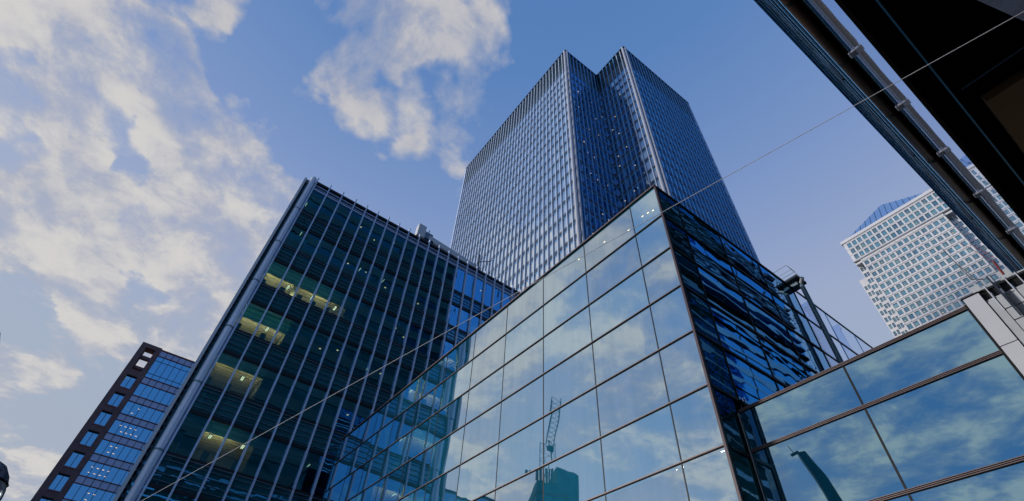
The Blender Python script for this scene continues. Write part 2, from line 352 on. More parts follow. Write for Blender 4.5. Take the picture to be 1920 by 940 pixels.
for j, z in enumerate(ZJ):
    zt = vis_top(j); znext = z - 2.72
    fl = MB().box(XO-9.4, XO-.12, -.2, YE, z-.42, z-.05).build('floor_slab', MT['slabedge'], ob)
    # vision glazing and spandrel zone below it
    MB().quad((XO, -.1, z), (XO, YE, z), (XO, YE, zt), (XO, -.1, zt)).build('window_band', G['off'], ob)
    MB().quad((XO-.05, -.1, znext), (XO-.05, YE, znext), (XO-.05, YE, z), (XO-.05, -.1, z)).build('spandrel_panel', G['offs'], ob)
    b = MB()
    for q in range(4): b.box(XO-.02, XO+.07, .9, YE, znext+.55+q*.52, znext+.575+q*.52, MT['steel'])
    b.box(XO-.03, XO+.08, .9, YE, z-.22, z+.0, MT['slabedge']); b.box(XO-.03, XO+.12, .9, YE, z-.29, z-.25, MT['steel'])
    b.box(XO-.03, XO+.10, .9, YE, znext-.02, znext+.30, MT['slabedge'])
    b.build('sunshade_louvre', None, ob)
    # ceiling, partitions
    cl = MB().box(XO-9.4, XO-.15, -.2, YE, zt+.02, zt+.2).build('ceiling', MT['darkceil'], ob)
    if j in lit:
        a, e, pw = lit[j]
        ya, ye = (YM[int(a)] if a else 0.0), (YM[int(e)] + (e-int(e))*1.66)
        cm = MB().box(XO-6.4, XO-.35, ya+.05, ye-.05, zt-.05, zt+.0)
        cc = cm.build('lit_ceiling', MT['ceiling'], ob)
        MB().box(XO-6.6, XO-.3, ya-.05, ya+.04, z, zt-.01).box(XO-6.6, XO-.3, ye-.04, ye+.05, z, zt-.01).box(XO-6.7, XO-6.6, ya, ye, z, zt).build('partition', MT['room'], ob)
        ld = bpy.data.lights.new('room_light', 'AREA'); ld.energy = 230*pw*(ye-ya)/6; ld.shape = 'RECTANGLE'; ld.size = 3.6; ld.size_y = (ye-ya)*.75; ld.color = (1, .74, .38)
        ld.size = 1.1; ld.size_y = .9; ld.energy = 120*pw
        yy = ya+1.3
        while yy < ye-.4:
            lo = bpy.data.objects.new('room_light', ld); COL.objects.link(lo); lo.location = (XO-1.9, yy, zt-2.0); lo.rotation_euler = (math.pi, 0, 0)
            lo.parent = ob; lo.matrix_parent_inverse = Matrix.Translation(-ob.location); yy += 2.9
        gb = MB()
        for q in range(9): gb.box(XO-.5-.62*q-.02, XO-.5-.62*q+.02, ya+.05, ye-.05, zt-.075, zt-.052)
        gb.build('ceiling_grid', MT['room'], ob)
        fb = MB(); yy = ya+.8
        while yy < ye-.8:
            fb.box(XO-1.4, XO-.7, yy, yy+.5, z, z+1.1); yy += random.uniform(1.6, 2.6)
        fb.build('office_furniture', MT['black'], ob)
        y = ya+.9
        while y < ye-.3:
            for xx in ((XO-1.25), (XO-3.2)):
                lb = MB().box(xx-.52, xx+.52, y-.17, y+.17, zt-.09, zt-.055, MT['black'])
                lb.box(xx-.44, xx+.44, y-.11, y-.02, zt-.10, zt-.092, MT['lum']); lb.box(xx-.44, xx+.44, y+.02, y+.11, zt-.10, zt-.092, MT['lum']); lb.build('ceiling_lamp', None, ob)
            MB().lathe((XO-1.6, y-1.0, zt-.09), [(0,0),(.12,0),(.16,.02),(.3,.02),(.32,.04)], 16).build('air_diffuser', MT['darkceil'], ob)
            y += 2.9
    # blinds
    bl = MB(); k = 0
    for k in range(-1, len(YM)-1):
        y0 = 0.0 if k < 0 else YM[k]; y1 = YM[k+1]
        islit = j in lit and (0 if k < 0 else k) < lit[j][1] and k+1 >= lit[j][0]
        r = random.random()
        h = (zt-z)*(.52 if islit and j < 4 else (.30 if islit else (random.choice([.35, .5, .55, 1.0, .3, .45]) if r < .60 else 0)))
        if j == 8 or (j == 6 and k < 2): h = (zt-z)*.95
        if h > 0: bl.quad((XO-.22, y0+.04, zt-h), (XO-.22, y1-.04, zt-h), (XO-.22, y1-.04, zt), (XO-.22, y0+.04, zt))
    bl.build('blind', MT['blind'], ob)
    # small lights seen deep in the rooms
    yy = random.uniform(.8, 2.2)
    while yy < 29:
        if not (j in lit and yy < 9.5):
            rr = random.random(); xx = XO-random.choice([.8, 1.9, 2.9])
            if rr < .30: MB().lathe((xx, yy, zt-.03), [(0,0),(.11,0),(.11,.03)], 10).build('downlight', MT['spotwarm'], ob)
            elif rr < .62: MB().box(xx-.35, xx+.35, yy-.045, yy+.045, zt-.03, zt-.0).build('ceiling_tube', MT['lum2'], ob)
        yy += random.choice([.83, 1.667, 1.667, 2.5])
    cb = MB(); yy = 4.48+1.667*random.randint(0, 2)
    while yy < 30: cb.box(XO-2.4, XO-1.9, yy-.25, yy+.25, z, zt); yy += 6.67
    cb.build('inner_wall', MT['room'], ob)
b = MB()
for q, (za, zb, m) in enumerate([(55.25,55.6,'slabedge'),(54.75,54.85,'alu_blue'),(54.3,54.36,'alu_blue'),(53.9,54.1,'alu_blue')]):
    b.box(XO-.05, XO+.12, .9, YE, za, zb, MT[m])
b.box(XO-.1, XO-.06, 0, YE, 53.9, 55.5, MT['louvre']); b.build('parapet', None, ob)
# rounded corner column with joints
cp = MB(); n = 12
for (z0, z1) in [(0, ZJ[-1]-.05)]+[(ZJ[i+1]+.03-.05, ZJ[i]-.05) for i in range(len(ZJ)-1)]+[(ZJ[0]-.02, 56.0)]:
    pts = [(XO-.35+.62*math.sin(math.pi*t/n), .40-.42*math.cos(math.pi*t/n)) for t in range(n+1)]+[(XO-.6, .8), (XO-.6, 0)]
    cp.prism([(x, y) for x, y in pts], z0, z1)
col = cp.build('corner_column', MT['column'], ob)
for z in ZJ:
    jb = MB()
    pts = [(XO-.35+.65*math.sin(math.pi*t/n), .40-.45*math.cos(math.pi*t/n)) for t in range(n+1)]
    jb.prism(pts, z-.16, z-.02)
    jb.build('column_joint', MT['steel'], ob)
lad = MB().box(XO-.05, XO+.05, -.16, -.08, 0, 55.0, MT['alu_dark']).box(XO-.25, XO+.12, -.60, -.34, 0, 55.2, MT['white'])
z = .3
while z < 54.8: lad.box(XO-.03, XO+.03, -.30, -.16, z, z+.22, MT['alu_dark']); z += .62
lad.build('maintenance_ladder', None, ob)

# ---- facade-cleaning crane on its roof
rc = thing('roof_crane', 'pale window cleaning crane with long boom on the roof edge of the dark office building', 'roof crane', (-50.3, 18, 55.6))
MB().box(-51.0, -50, 16.6, 17.85, 58.4, 60.9).build('counterweight', MT['white'], rc)
MB().tube((-50.5,18.6,55.5),(-50.5,18.6,58.7),.38,12).box(-51.2,-49.8,17.9,19.3,57.7,58.4).build('mast', MT['alu_dark'], rc)
bb = MB(); bb.box(-51.0, -50.1, 17.85, 19.2, 58.3, 60.0); bb.build('machine_head', MT['steel'], rc)
T = Matrix.Translation((-50.4, 18.6, 59.0)) @ Matrix.Rotation(math.radians(-5.2), 4, 'X')
MB().box(-.4, .4, 0, 9.6, -.52, .5, T=T).build('boom', MT['white'], rc)
MB().tube((-50.5,18.5,60.0),(-50.5,18.6,61.0),.09,8).build('aerial', MT['steel'], rc)
am = MB().tube((-49.6,27.5,55.5),(-49.6,27.5,60.8),.12,8).tube((-49.6,27.5,59.2),(-49.6,29.5,60.6),.06,8).build('roof_mast', MT['alu_dark'])
tag(am, 'thin dark aerial mast with side arm on office roof at end of crane boom', 'mast')

# ================================================================== brick building far left
XB = -85.0
bb_ = thing('brick_building', 'dark brick corner building with glazed bays behind the office column', 'building', (-100, 0, 0))
wz = [(40.83-2.855*k, 38.82-2.855*k) for k in range(14)]
wl = MB()
y0, y1, ya, yb = -8.74, -5.98, -7.98, -6.68
wl.box(XB-1.6, XB, y0, ya, 0, 46.2); wl.box(XB-1.6, XB, yb, y1, 0, 46.2); wl.box(XB-1.6, XB, ya, yb, 45.55, 46.2)
wl.box(XB-1.6, XB-.02, ya, yb, wz[0][0], 41.75)
for k, (a, c) in enumerate(wz):
    nxt = wz[k+1][0] if k < 13 else 0
    wl.box(XB-1.6, XB-.02, ya, yb, nxt, c)
wl.build('brick_frame', MT['brick'], bb_)
MB().box(XB-.9, XB-.3, ya, yb, 43.85, 44.33).box(XB-.9, XB-.3, ya, yb, 42.15, 42.55).box(XB-.9, XB-.5, ya, ya+.12, 41.75, 45.5).build('terrace_rail', MT['brick'], bb_)
for k, (a, c) in enumerate(wz):
    w = MB().quad((XB-.28,ya,c),(XB-.28,yb,c),(XB-.28,yb,a),(XB-.28,ya,a)).build('window', G['brick'], bb_)
    MB().box(XB-.26, XB-.2, (ya+yb)/2-.03, (ya+yb)/2+.03, c, a, MT['black']).box(XB-.26, XB-.03, ya+.02, yb-.02, a-.13, a-.001, MT['black']).box(XB-.26, XB+.04, ya-.03, yb+.03, c-.1, c+.04, MT['brickred']).build('frame', None, w)
MB().box(XB-14, XB-.5, y1, 30, 0, 45.6).box(XB-14, XB-1.7, y0+.6, y1, 0, 41.6).build('wall', MT['brick'], bb_)
bays = [(45.84,44.98,'p'),(44.9,41.3,'g'),(41.2,40.3,'p')]
top = 40.2
while top > 2: bays += [(top, top-1.87, 'g'), (top-1.93, top-2.80, 'p')]; top -= 2.855
for a, c, t in bays:
    MB().quad((XB-.1,y1+.05,c),(XB-.1,12,c),(XB-.1,12,a),(XB-.1,y1+.05,a)).build('window_band' if t == 'g' else 'spandrel_panel', G['brick' if t == 'g' else 'brickp'], bb_)
    MB().box(XB-.12, XB+.02, y1+.05, 12, c-.10, c-.01).build('sill', MT['brickred'], bb_)
MB().box(XB-.5, XB+.05, y1+.03, 12, 45.86, 46.0).build('parapet', MT['brickred'], bb_)
for k in range(19):
    y = -5.05+.915*k; MB().box(XB-.09, XB-.03, y-.03, y+.03, 0, 45.85).build('mullion', MT['black'], bb_)
MB().box(XB-.09, XB-.05, y1, 12, 44.08, 44.13).box(XB-.09, XB-.05, y1, 12, 41.93, 41.98).build('transom', MT['black'], bb_)
for j, (a, c, t) in enumerate(bays):
    if t == 'g' and j > 3:
        for r_ in range(2):
            zz = c+.45+r_*.75+random.uniform(-.1,.1); n_ = random.randint(1, 5); y = random.uniform(-5.2, -3.4)
            for q in range(n_):
                MB().box(XB-.098, XB-.085, y-.12, y+.12, zz-.03, zz+.03).build('ceiling_lamp', MT['spot'], bb_); y += .62

# ================================================================== glass tower with a notched corner
H = 201.6
tw = thing('glass_tower', 'tallest blue glass tower with a notched corner rising behind the office and the glass atrium', 'skyscraper', (-80, 85, 0))
xL, xA, yA, yI, xC, yR = -125.4, -55.3, 56.5, 73.3, -40.5, 111.0
core = [(xL+.3,yA+.3),(xA-.3,yA+.3),(xA-.3,yI+.3),(xC-.3,yI+.3),(xC-.3,yR),(xL+.3,yR)]
cap = MB()
MB().prism(core, 0, H-.4).build('tower_core', MT['navy'], tw)
faces = [  # p0, p1, normal, n bays, material, name
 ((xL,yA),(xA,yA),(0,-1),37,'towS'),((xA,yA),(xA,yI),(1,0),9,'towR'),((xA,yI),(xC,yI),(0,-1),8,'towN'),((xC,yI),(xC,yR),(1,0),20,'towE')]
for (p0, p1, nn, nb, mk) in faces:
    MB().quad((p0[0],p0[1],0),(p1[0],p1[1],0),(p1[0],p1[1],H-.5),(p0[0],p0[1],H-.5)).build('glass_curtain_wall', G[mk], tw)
    for k in range(nb+1):
        if k == nb and nn[1] == -1 or k == 0 and nn[0] == 1: continue
        f = k/nb; x = p0[0]+(p1[0]-p0[0])*f; y = p0[1]+(p1[1]-p0[1])*f
        if (mk == 'towR' and k == nb): continue
        mm = 'silver_shaded' if mk == 'towN' and k < 6 else ('silver' if nn[1] else 'silver_shaded')
        w = .13; d = .36
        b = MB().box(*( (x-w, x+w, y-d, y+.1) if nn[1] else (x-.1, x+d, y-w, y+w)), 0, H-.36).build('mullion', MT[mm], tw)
    if nn[1]: cap.box(p0[0]-.3, p1[0]+.3, p0[1]-.42, p0[1]+.5, H-.35, H+.3)
    else: cap.box(p0[0]-.5, p0[0]+.42, p0[1]-.3, p1[1]+.3, H-.34, H+.29)
cap.build('roof_edge', MT['navy'], tw)
ZF = [186.6-5.5*k for k in range(34)]
for zi, z in enumerate(ZF):
    b = MB()
    for (p0, p1, nn, nb, mk) in faces:
        for (a, c, dd, m) in ((z-.0, z-.28, .20, 'bandblue'), (z-.80, z-1.06, .20, 'bandblue'), (z-1.35, z-1.75, .06, 'fin_blue')):
            if nn[1]: b.box(p0[0], p1[0], p0[1]-dd, p0[1]+.02, c, a, MT[m])
            else: b.box(p0[0]-.02, p0[0]+dd, p0[1], p1[1], c, a, MT[m])
        for k in range(nb+1):                                  # brackets behind every fin at the spandrel
            f = k/nb; x = p0[0]+(p1[0]-p0[0])*f; y = p0[1]+(p1[1]-p0[1])*f
            if mk in ('towR', 'towN'): continue
            if nn[1]: b.box(x+.13, x+.34, y-.16, y+.0, z-1.9, z+.1, MT['bandblue'])
            elif p0[0] == xC: b.box(x, x+.18, y+.13, y+.36, z-1.9, z+.1, MT['alu_dark'])
    b.build('floor_band', None, tw)
cr_ = MB()                                                      # screened plant floors at the top
for (p0, p1, nn, nb, mk) in faces:
    zz = 188.2
    while zz < H-.8:
        if nn[1]: cr_.box(p0[0], p1[0], p0[1]-.16, p0[1]+.02, zz, zz+.30)
        else: cr_.box(p0[0]-.02, p0[0]+.16, p0[1], p1[1], zz, zz+.30)
        zz += 1.05
    for (a, c) in ((187.0, 192.5),):
        if nn[1]: cr_.box(p0[0], p1[0], p0[1]-.1, p0[1]+.02, a, c)
        elif p0[0] == xA: cr_.box(p0[0]-.02, p0[0]+.1, p0[1], p1[1], a, c)
cr_.build('crown_louvre', MT['louvre'], tw)
for (x, y) in ((xA+.1, yA-.1), (xC+.1, yI-.1)):
    b = MB().tube((x-.45, y+.05, 0), (x-.45, y+.05, H+.6), .48, 12).tube((x+.28, y+.62, 0), (x+.28, y+.62, H+.4), .34, 12)
    b.build('corner_column', MT['pale'], tw, smooth=False)
MB().box(xL-.2, xL+.4, yA-.4, yA+.4, 0, H+.3).box(xC-.4, xC+.3, yR-.4, yR+.2, 0, H+.3).build('corner_trim', MT['alu_blue'], tw)
for q in range(46):
    onx = random.random() < .5; fl_ = random.randint(2, 16); z = ZF[fl_]-3.0-random.random()*1.2
    if onx:
        y = random.uniform(yA+3, yI-1); MB().box(xA+.0, xA+.04, y-.13, y+.13, z, z+.18).build('ceiling_lamp', MT['spot'], tw)
    else:
        x = random.uniform(xA+1, xC-5); MB().box(x-.16, x+.16, yI-.04, yI, z, z+.22).build('ceiling_lamp', MT['spot'], tw)

# ================================================================== pale office tower with pyramid roof, right
YO = 240.0
oc = thing('pale_skyscraper', 'pale clad skyscraper with square windows and blue pyramid roof standing far off at the right', 'skyscraper', (-22, 262, 0))
body = MB()
xa, xb = -41.3, -2.9
# stepped body as wall piers and bands left around real window openings
def clad_wall(mb, x0, x1, y, zs, cols, w, depth=.6):
    """wall made of bands and piers so each window is an opening"""
    zs = sorted(zs)  # list of (z0,z1) openings
    prev = zs[0][0]-1.2
    for (c, a) in zs:
        mb.box(x0, x1, y, y+depth, prev, c, MT['stone']); prev = a
        xs = sorted(cols); px_ = x0
        for xc in xs: mb.box(px_, xc-w/2, y, y+depth, c, a, MT['stone']); px_ = xc+w/2
        mb.box(px_, x1, y, y+depth, c, a, MT['stone'])
    return prev
WINS = []
crow = [(204.6-4.1*k-1.5, 204.6-4.1*k+1.5) for k in range(3)]
ccol_ = [-41.8+2.625*k for k in range(17)]
t1 = clad_wall(body, -44.3, .9, YO, crow, ccol_, 1.95)
body.box(-44.3, .9, YO, YO+.8, t1, 207.3, MT['stone'])
for (c, a) in crow:
    for x in ccol_: WINS.append((x-.975, x+.975, YO+.28, c, a))
mrow = [(190.3-4.05*k-1.25, 190.3-4.05*k+1.25) for k in range(34)]
mcol = [-39.5+2.69*k for k in range(14)]
t2 = clad_wall(body, xa, xb, YO+.1, mrow, mcol, 1.85)
body.box(xa, xb, YO+.1, YO+.9, t2, 194.0, MT['stone'])
for (c, a) in mrow:
    for x in mcol: WINS.append((x-.925, x+.925, YO+.36, c, a))
for sx, (x0, x1), yy, cols, zt in ((0, (-44.5,-41.3), YO+3.2, [-43.6,-42.2], 192.5), (1, (-2.9,.6), YO+3.2, [-2.0,-.4], 192.5), (0, (-48.2,-44.5), YO+6.8, [-47.2,-45.6], 187.9), (1, (.6,4.2), YO+6.8, [1.5,3.2], 187.9)):
    rows = [(r0, r1) for (r0, r1) in mrow if r1 < zt-.5]
    tt = clad_wall(body, x0, x1, yy, rows, cols, 1.15)
    body.box(x0, x1, yy, yy+.8, tt, zt, MT['stone'])
    for (c, a) in rows:
        for x in cols: WINS.append((x-.575, x+.575, yy+.28, c, a))
body.box(-44.3,.9,YO+.6,YO+9,192.2,193.4,MT['stone']); body.build('cladding', None, oc)
MB().box(-44.2,.8,YO+.9,YO+44,192.6,207.2).box(xa+.1,xb-.1,YO+1,YO+44,0,192.6).box(-44.3,.5,YO+4.1,YO+40,0,192.4).box(-48.0,4.0,YO+7.7,YO+38,0,187.7).build('core_wall', MT['navy'], oc)
MB().box(-44.3,-44.2,YO+.8,YO+44,192.6,207.3).box(-48.2,-48.0,YO+7.6,YO+38,0,187.8).box(.8,.9,YO+.8,YO+44,192.6,207.3).build('side_wall', MT['stone'], oc)
jo = MB()
for (c, a) in mrow+crow: jo.box(xa if c < 192 else -44.3, xb if c < 192 else .9, YO-.05, YO-.0 if c > 192 else YO+.1, a+.5, a+.62)
for k in range(15): jo.box(xa+1.8-1.35+2.69*k-.04+.3, xa+1.8-1.35+2.69*k+.04+.3, YO+.04, YO+.1, 55, 193)
jo.box(-44.5, 1.0, YO-.3, YO, 193.6, 194.1); jo.build('joint_line', MT['stone_dk'], oc)
MB().box(-44.9, 1.3, YO-.5, YO+44.5, 207.3, 209.0).box(-43.2, -.2, YO+1, YO+43, 209.0, 210.2).build('cornice', MT['stone'], oc)
py = MB(); c0 = V(-21.8, YO+22, 236.5); q = [V(-42.6,YO+1.5,209.8), V(-.9,YO+1.5,209.8), V(-.9,YO+42.5,209.8), V(-42.6,YO+42.5,209.8)]
for i in range(4): py.tri(q[i], q[(i+1) % 4], c0)
pyo = py.build('pyramid_roof', MT['roofblue'], oc)
rb_ = MB()
for i in (0, 3):
    for k in range(1, 15):
        e0, e1 = q[i], q[(i+1) % 4]; bpt = e0.lerp(e1, k/15); tpt = bpt.lerp(c0, 1-abs(k/7.5-1)) if False else c0.lerp(bpt, abs(k/7.5-1)) 
        tpt = bpt + (c0-(e0+e1)/2)*(1-abs(k/7.5-1))
        rb_.tube(bpt+V(0,-.05,.05), tpt+V(0,-.05,.05), .12, 4)
rb_.build('seam', MT['navy'], pyo)
WINS.sort(key=lambda w: w[3]); vis = [w for w in WINS if w[3] > 130]
def win_mesh(mb, w):
    x0, x1, y, c, a = w
    mb.quad((x0,y,c),(x1,y,c),(x1,y,a),(x0,y,a), G['ocs'])
    xm = (x0+x1)/2
    mb.box(xm-.06, xm+.06, y-.08, y-.01, c, a, MT['stone_dk']).box(x0, x1, y-.08, y-.01, c+.45, c+.55, MT['stone_dk'])
    if random.random() < .4: mb.box(x0+.3, xm-.1, y-.02, y-.012, c+.6+random.random()*.4, c+.95+random.random()*.3, MT['lamp_far'])
MT['lamp_far'] = emit('window_light', (.9, .85, .6), .5)
for w in vis[:100]:
    mb = MB(); win_mesh(mb, w); mb.build('window', None, oc)
rest = MB()
for w in [w for w in WINS if w not in vis[:100]]: win_mesh(rest, w)
ro = rest.build('window', None, oc); ro['kind'] = 'stuff'

# ================================================================== glass atrium
at = thing('atrium_building', 'glass atrium block with mirror panes reflecting clouds and bronze transoms, at the centre', 'building', (-20, 18, 0))
A = V(-8.12, 13.79, 0); B = V(-44.97, 13.0, 0); LU = (B-A).normalized(); LN = V(-LU.y, LU.x, 0)
if LN.y > 0: LN = -LN
ZT = 22.57; LLEN = 36.1
rows = [22.5, 20.25, 18.05, 15.8, 13.52, 11.25, 9.15, 6.95, 4.75, 2.4, 0.1]
cols = [0, 1.66]+[1.66+3.4*k for k in range(1, 11)]+[LLEN]
def LP(s, z, off=0): return A+LU*s+LN*off+V(0,0,z)
MB().prism([(p.x, p.y) for p in (A+LU*.15-LN*.2, A+LU*(LLEN-.05)-LN*.2, A+LU*(LLEN-.05)-LN*11, A+LU*.15-LN*11)], 0, 22.4).build('inner_core', MT['black'], at)
for i in range(7):
    for k in range(len(cols)-1):
        s0, s1 = cols[k]+.015, cols[k+1]-.015; a, c = rows[i]-.05, rows[i+1]+.05
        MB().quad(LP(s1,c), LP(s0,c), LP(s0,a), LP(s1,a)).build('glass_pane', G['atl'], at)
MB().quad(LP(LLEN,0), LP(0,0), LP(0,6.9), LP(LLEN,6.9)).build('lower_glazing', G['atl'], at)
def lbox(s0, s1, o0, o1, z0, z1, mb, mat=None):
    T = Matrix.Identity(4); T.col[0][:3] = LU; T.col[1][:3] = LN; T.col[3][:3] = A
    return mb.box(s0, s1, o0, o1, z0, z1, mat, T=T)
for i, z in enumerate(rows[:10]):
    mb = MB()
    if i == 0: lbox(-.03, LLEN+.02, -.1, .05, z-.035, z+.09, mb, MT['black']); lbox(-.03, LLEN+.02, .05, .09, z-.02, z+.06, mb, MT['bronze'])
    else: lbox(0, LLEN, -.01, .03, z-.036, z+.036, mb, MT['black']); lbox(0, LLEN, .03, .06, z-.018, z+.018, mb, MT['bronze'])
    mb.build('transom', None, at)
for k, s in enumerate(cols[1:-1]):
    mb = MB(); lbox(s-.022, s+.022, -.01, .012, 0, 22.5, mb); mb.build('glass_joint', MT['black'], at)
mb = MB(); lbox(-.05, .035, -.03, .05, 0, 22.6, mb, MT['edge']); mb.box(-8.18, -8.085, 13.8, 13.95, 0, 22.58, MT['black']); mb.build('corner_frame', None, at)
mb = MB(); lbox(LLEN-.05, LLEN+.04, -11, .04, 0, 22.6, mb); mb.build('end_glazing', G['teal'], at)
MB().box(-44, -8.3, 13.9, 24.6, 22.40, 22.5).build('roof', MT['roof'], at)
# right hand facade
XA_ = -8.12
MB().box(-8.6, -8.35, 14.0, 25.1, 0, 22.3).build('rear_wall', MT['black'], at)
cy = [13.85, 15.38, 18.68, 22.06, 25.36]
for i in range(5):
    for k in range(4):
        a, c = rows[i]-.05, rows[i+1]+.05
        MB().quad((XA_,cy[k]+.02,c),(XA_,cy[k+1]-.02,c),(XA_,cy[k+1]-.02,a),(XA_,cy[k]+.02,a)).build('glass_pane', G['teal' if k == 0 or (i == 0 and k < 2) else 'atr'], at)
MB().quad((XA_,13.85,0),(XA_,15.0,0),(XA_,15.0,11.2),(XA_,13.85,11.2)).build('lower_glazing', G['teal'], at)
for i, z in enumerate(rows[:7]):
    MB().box(XA_-.02, XA_+.05, 13.9, 25.4, z-.055, z+(.07 if i == 0 else .055)).build('transom', MT['black'], at)
for k, y in enumerate(cy[1:]): MB().box(XA_-.01, XA_+.03, y-.035, y+.035, 0, 22.5).build('mullion', MT['black'], at)
MB().lathe((-8.0, 15.45, 11.25), [(0,-.09),(.06,-.07),(.09,0),(.06,.07),(0,.09)], 14).build('fixing_boss', MT['rail'], at)
for (s, z) in ((.42,22-1.05),(.72,21.05),(1.05,21.1),(2.0,20.9),(3.6,21.4),(5.5,21.6)):
    mb = MB(); lbox(s-.05, s+.05, .002, .006, z, z+.045, mb); mb.build('ceiling_lamp', MT['lum'], at)

# free-standing clear end of the facade
sc = thing('glass_screen', 'clear free-standing glass screen with dark rails continuing the atrium side, sky behind it', 'glass screen', (XA_, 30, 0))
sy = [25.36, 28.68, 32.0, 34.5]
for i in range(6):
    for k in range(3):
        MB().quad((XA_,sy[k]+.02,rows[i+1]+.04),(XA_,sy[k+1]-.02,rows[i+1]+.04),(XA_,sy[k+1]-.02,rows[i]-.04),(XA_,sy[k]+.02,rows[i]-.04)).build('glass_pane', G['screen'], sc)
for i, z in enumerate(rows[:7]): MB().box(XA_-.03, XA_+.04, 25.42, 34.5, z-.045, z+.045).build('rail', MT['alu_dark'], sc)
for k, y in enumerate(sy[1:]): MB().box(XA_-.02, XA_+.02, y-.02, y+.02, 10, 22.5).build('glass_joint', MT['cyan'], sc)
for k, y in enumerate((27.0, 30.3)): MB().box(XA_-.5, XA_-.05, y-.01, y+.01, 10, 22.45).build('glass_fin', G['screen'], sc)

# maintenance portal at the screen
ga = thing('maintenance_gantry', 'steel post gantry with small red trimmed platform and handrail beside the glass screen', 'gantry', (-8.1, 25.5, 10.7))
for x in (-7.62, -8.66):
    pl = MB().tube((x,25.55,10.6),(x,25.55,22.75),.125,14).build('post', MT['steel'], ga, smooth=False)
    MB().tube((x-.0,25.55,22.6),(x+(.28 if x > -8 else -.28),25.3,22.75),.12,12).build('end_roller', MT['alu'], pl)
MB().box(-8.9,-7.45,25.0,26.0,22.78,22.92,MT['alu_dark']).box(-8.8,-7.5,26.0,26.05,22.8,22.98,MT['redpaint']).box(-8.5,-7.7,25.3,25.8,22.5,22.78,MT['steel']).build('platform', None, ga)
hr = MB()
for y in (25.1, 25.95):
    hr.tube((-8.85,y,23.95),(-7.75,y,23.95),.018,6)
hr.tube((-7.75,25.1,23.95),(-7.75,25.95,23.95),.018,6).tube((-7.75,25.1,23.95),(-7.48,25.1,22.9),.018,6).tube((-7.75,25.95,23.95),(-7.48,25.95,22.9),.018,6).tube((-8.85,25.1,23.95),(-8.85,25.1,22.9),.018,6).tube((-8.85,25.95,23.95),(-8.85,25.95,22.9),.018,6).tube((-8.85,25.1,23.5),(-7.6,25.1,23.5),.014,6)
hr.build('handrail', MT['steel'], ga)

# ================================================================== low glass block
lb = thing('low_glass_building', 'low glass block with large deep blue panes and ribbed bronze rails, lower right', 'building', (-4.6, 18, 0))
YL = 15.0
MB().box(-8.0, -1.2, YL+.25, 30, 0, 10.55).build('inner_core', MT['black'], lb)
lrow = [10.66, 9.29, 7.03, 4.75, 2.4, .1]; lcol = [-8.02, -4.47, -1.17]
for i in range(5):
    for k in range(2):
        MB().quad((lcol[k],YL,lrow[i+1]),(lcol[k+1],YL,lrow[i+1]),(lcol[k+1],YL,lrow[i]),(lcol[k],YL,lrow[i])).build('glass_pane', G['low'], lb)
for i, z in enumerate(lrow[:5]):
    mb = MB(); h = .056
    mb.box(-8.02, -1.17, YL-.03, YL+.02, z-h, z+h, MT['black'])
    for q in range(3): mb.box(-8.02, -1.17, YL-.055, YL-.03, z-h+.012+q*.038, z-h+.028+q*.038, MT['bronze'])
    mb.build('transom', None, lb)
MB().box(-4.495, -4.445, YL-.02, YL+.01, 0, 10.6).build('mullion', MT['black'], lb)
MB().box(-8.1, -8.02, YL-.05, YL+.05, 0, 10.70, MT['black']).box(-8.05,-8.03,YL-.07,YL-.05,0,10.6,MT['alu']).build('edge_frame', None, lb)
MB().box(-1.185,-1.135,YL-.04,YL+.05,0,10.74).build('edge_frame', MT['black'], lb)
MB().box(-8.1,-1.2,YL+.03,30,10.56,10.64).build('roof', MT['roof'], lb)
MB().lathe((-2.1,14.96,6.2),[(0,-.02),(.05,-.01),(.05,.01),(0,.02)],14).build('ceiling_lamp', MT['lum'], lb)

# ================================================================== pale panel wall at right
pw = thing('pale_tiled_building', 'pale metal panelled building with small black windows, right of the low glass block', 'building', (0, 16, 0))
zz = [10.88, 9.40, 7.9, 6.4, 4.9, 3.4, 1.9, .2]
for a, c in zip(zz[:-1], zz[1:]):
    MB().box(-1.125,-.77,YL-.06,YL+.3,c+.012,a-.012).build('pier_panel', MT['pale'], pw)
MB().box(-1.13,-.745,YL+.0,YL+.32,0,10.9).box(-.76,2,YL+.08,YL+.4,0,10.58).box(-1.16,-.76,YL-.07,YL+.3,10.89,10.915).build('backing_wall', MT['black'], pw)
MB().box(-.745,-.575,YL-.02,YL+.07,0,10.57).build('edge_panel', MT['pale2'], pw)
xs = [-.565,-.355,-.14,.08,.30,.52]; z = 10.57; r = 0
while z > 6:
    for i in range(len(xs)-1):
        MB().box(xs[i]+.006, xs[i+1]-.006, YL-.0+.03*(i % 2), YL+.07, z-.335+.012, z-.012 if r else z).build('wall_tile', MT['pale2'], pw)
    z -= .34; r += 1
MB().box(-.77,.6,YL+.02,YL+.3,10.585,10.64).box(-.77,.6,YL+.0,YL+.3,10.95,10.985).build('cornice', MT['pale2'], pw)
for i, (x0, x1) in enumerate([(-.76,-.59),(-.57,-.385),(-.36,-.155),(-.13,.08),(.10,.3)]):
    w = MB().box(x0+.01, x1-.01, YL+.1, YL+.3, 10.64, 10.95).build('window', MT['black'], pw)
    MB().box(x1-.008, x1+.014, YL-.03, YL+.1, 10.2, 11.0).build('frame', MT['alu'], w)
MB().box(-.42,-.385,YL-.12,YL-.05,9.9,11.15).box(-.34,-.325,YL-.12,YL-.05,9.9,11.15).build('downpipe', MT['alu_dark'], pw)
for (x0, x1, z0) in ((-.86,-.66,10.95),(-.2,.04,11.02)):
    MB().prism([(x0,YL+.05),(x1,YL+.05),(x1,YL+.35),(x0,YL+.35)], z0, z0+.22).build('roof_hood', MT['pale2'], pw)
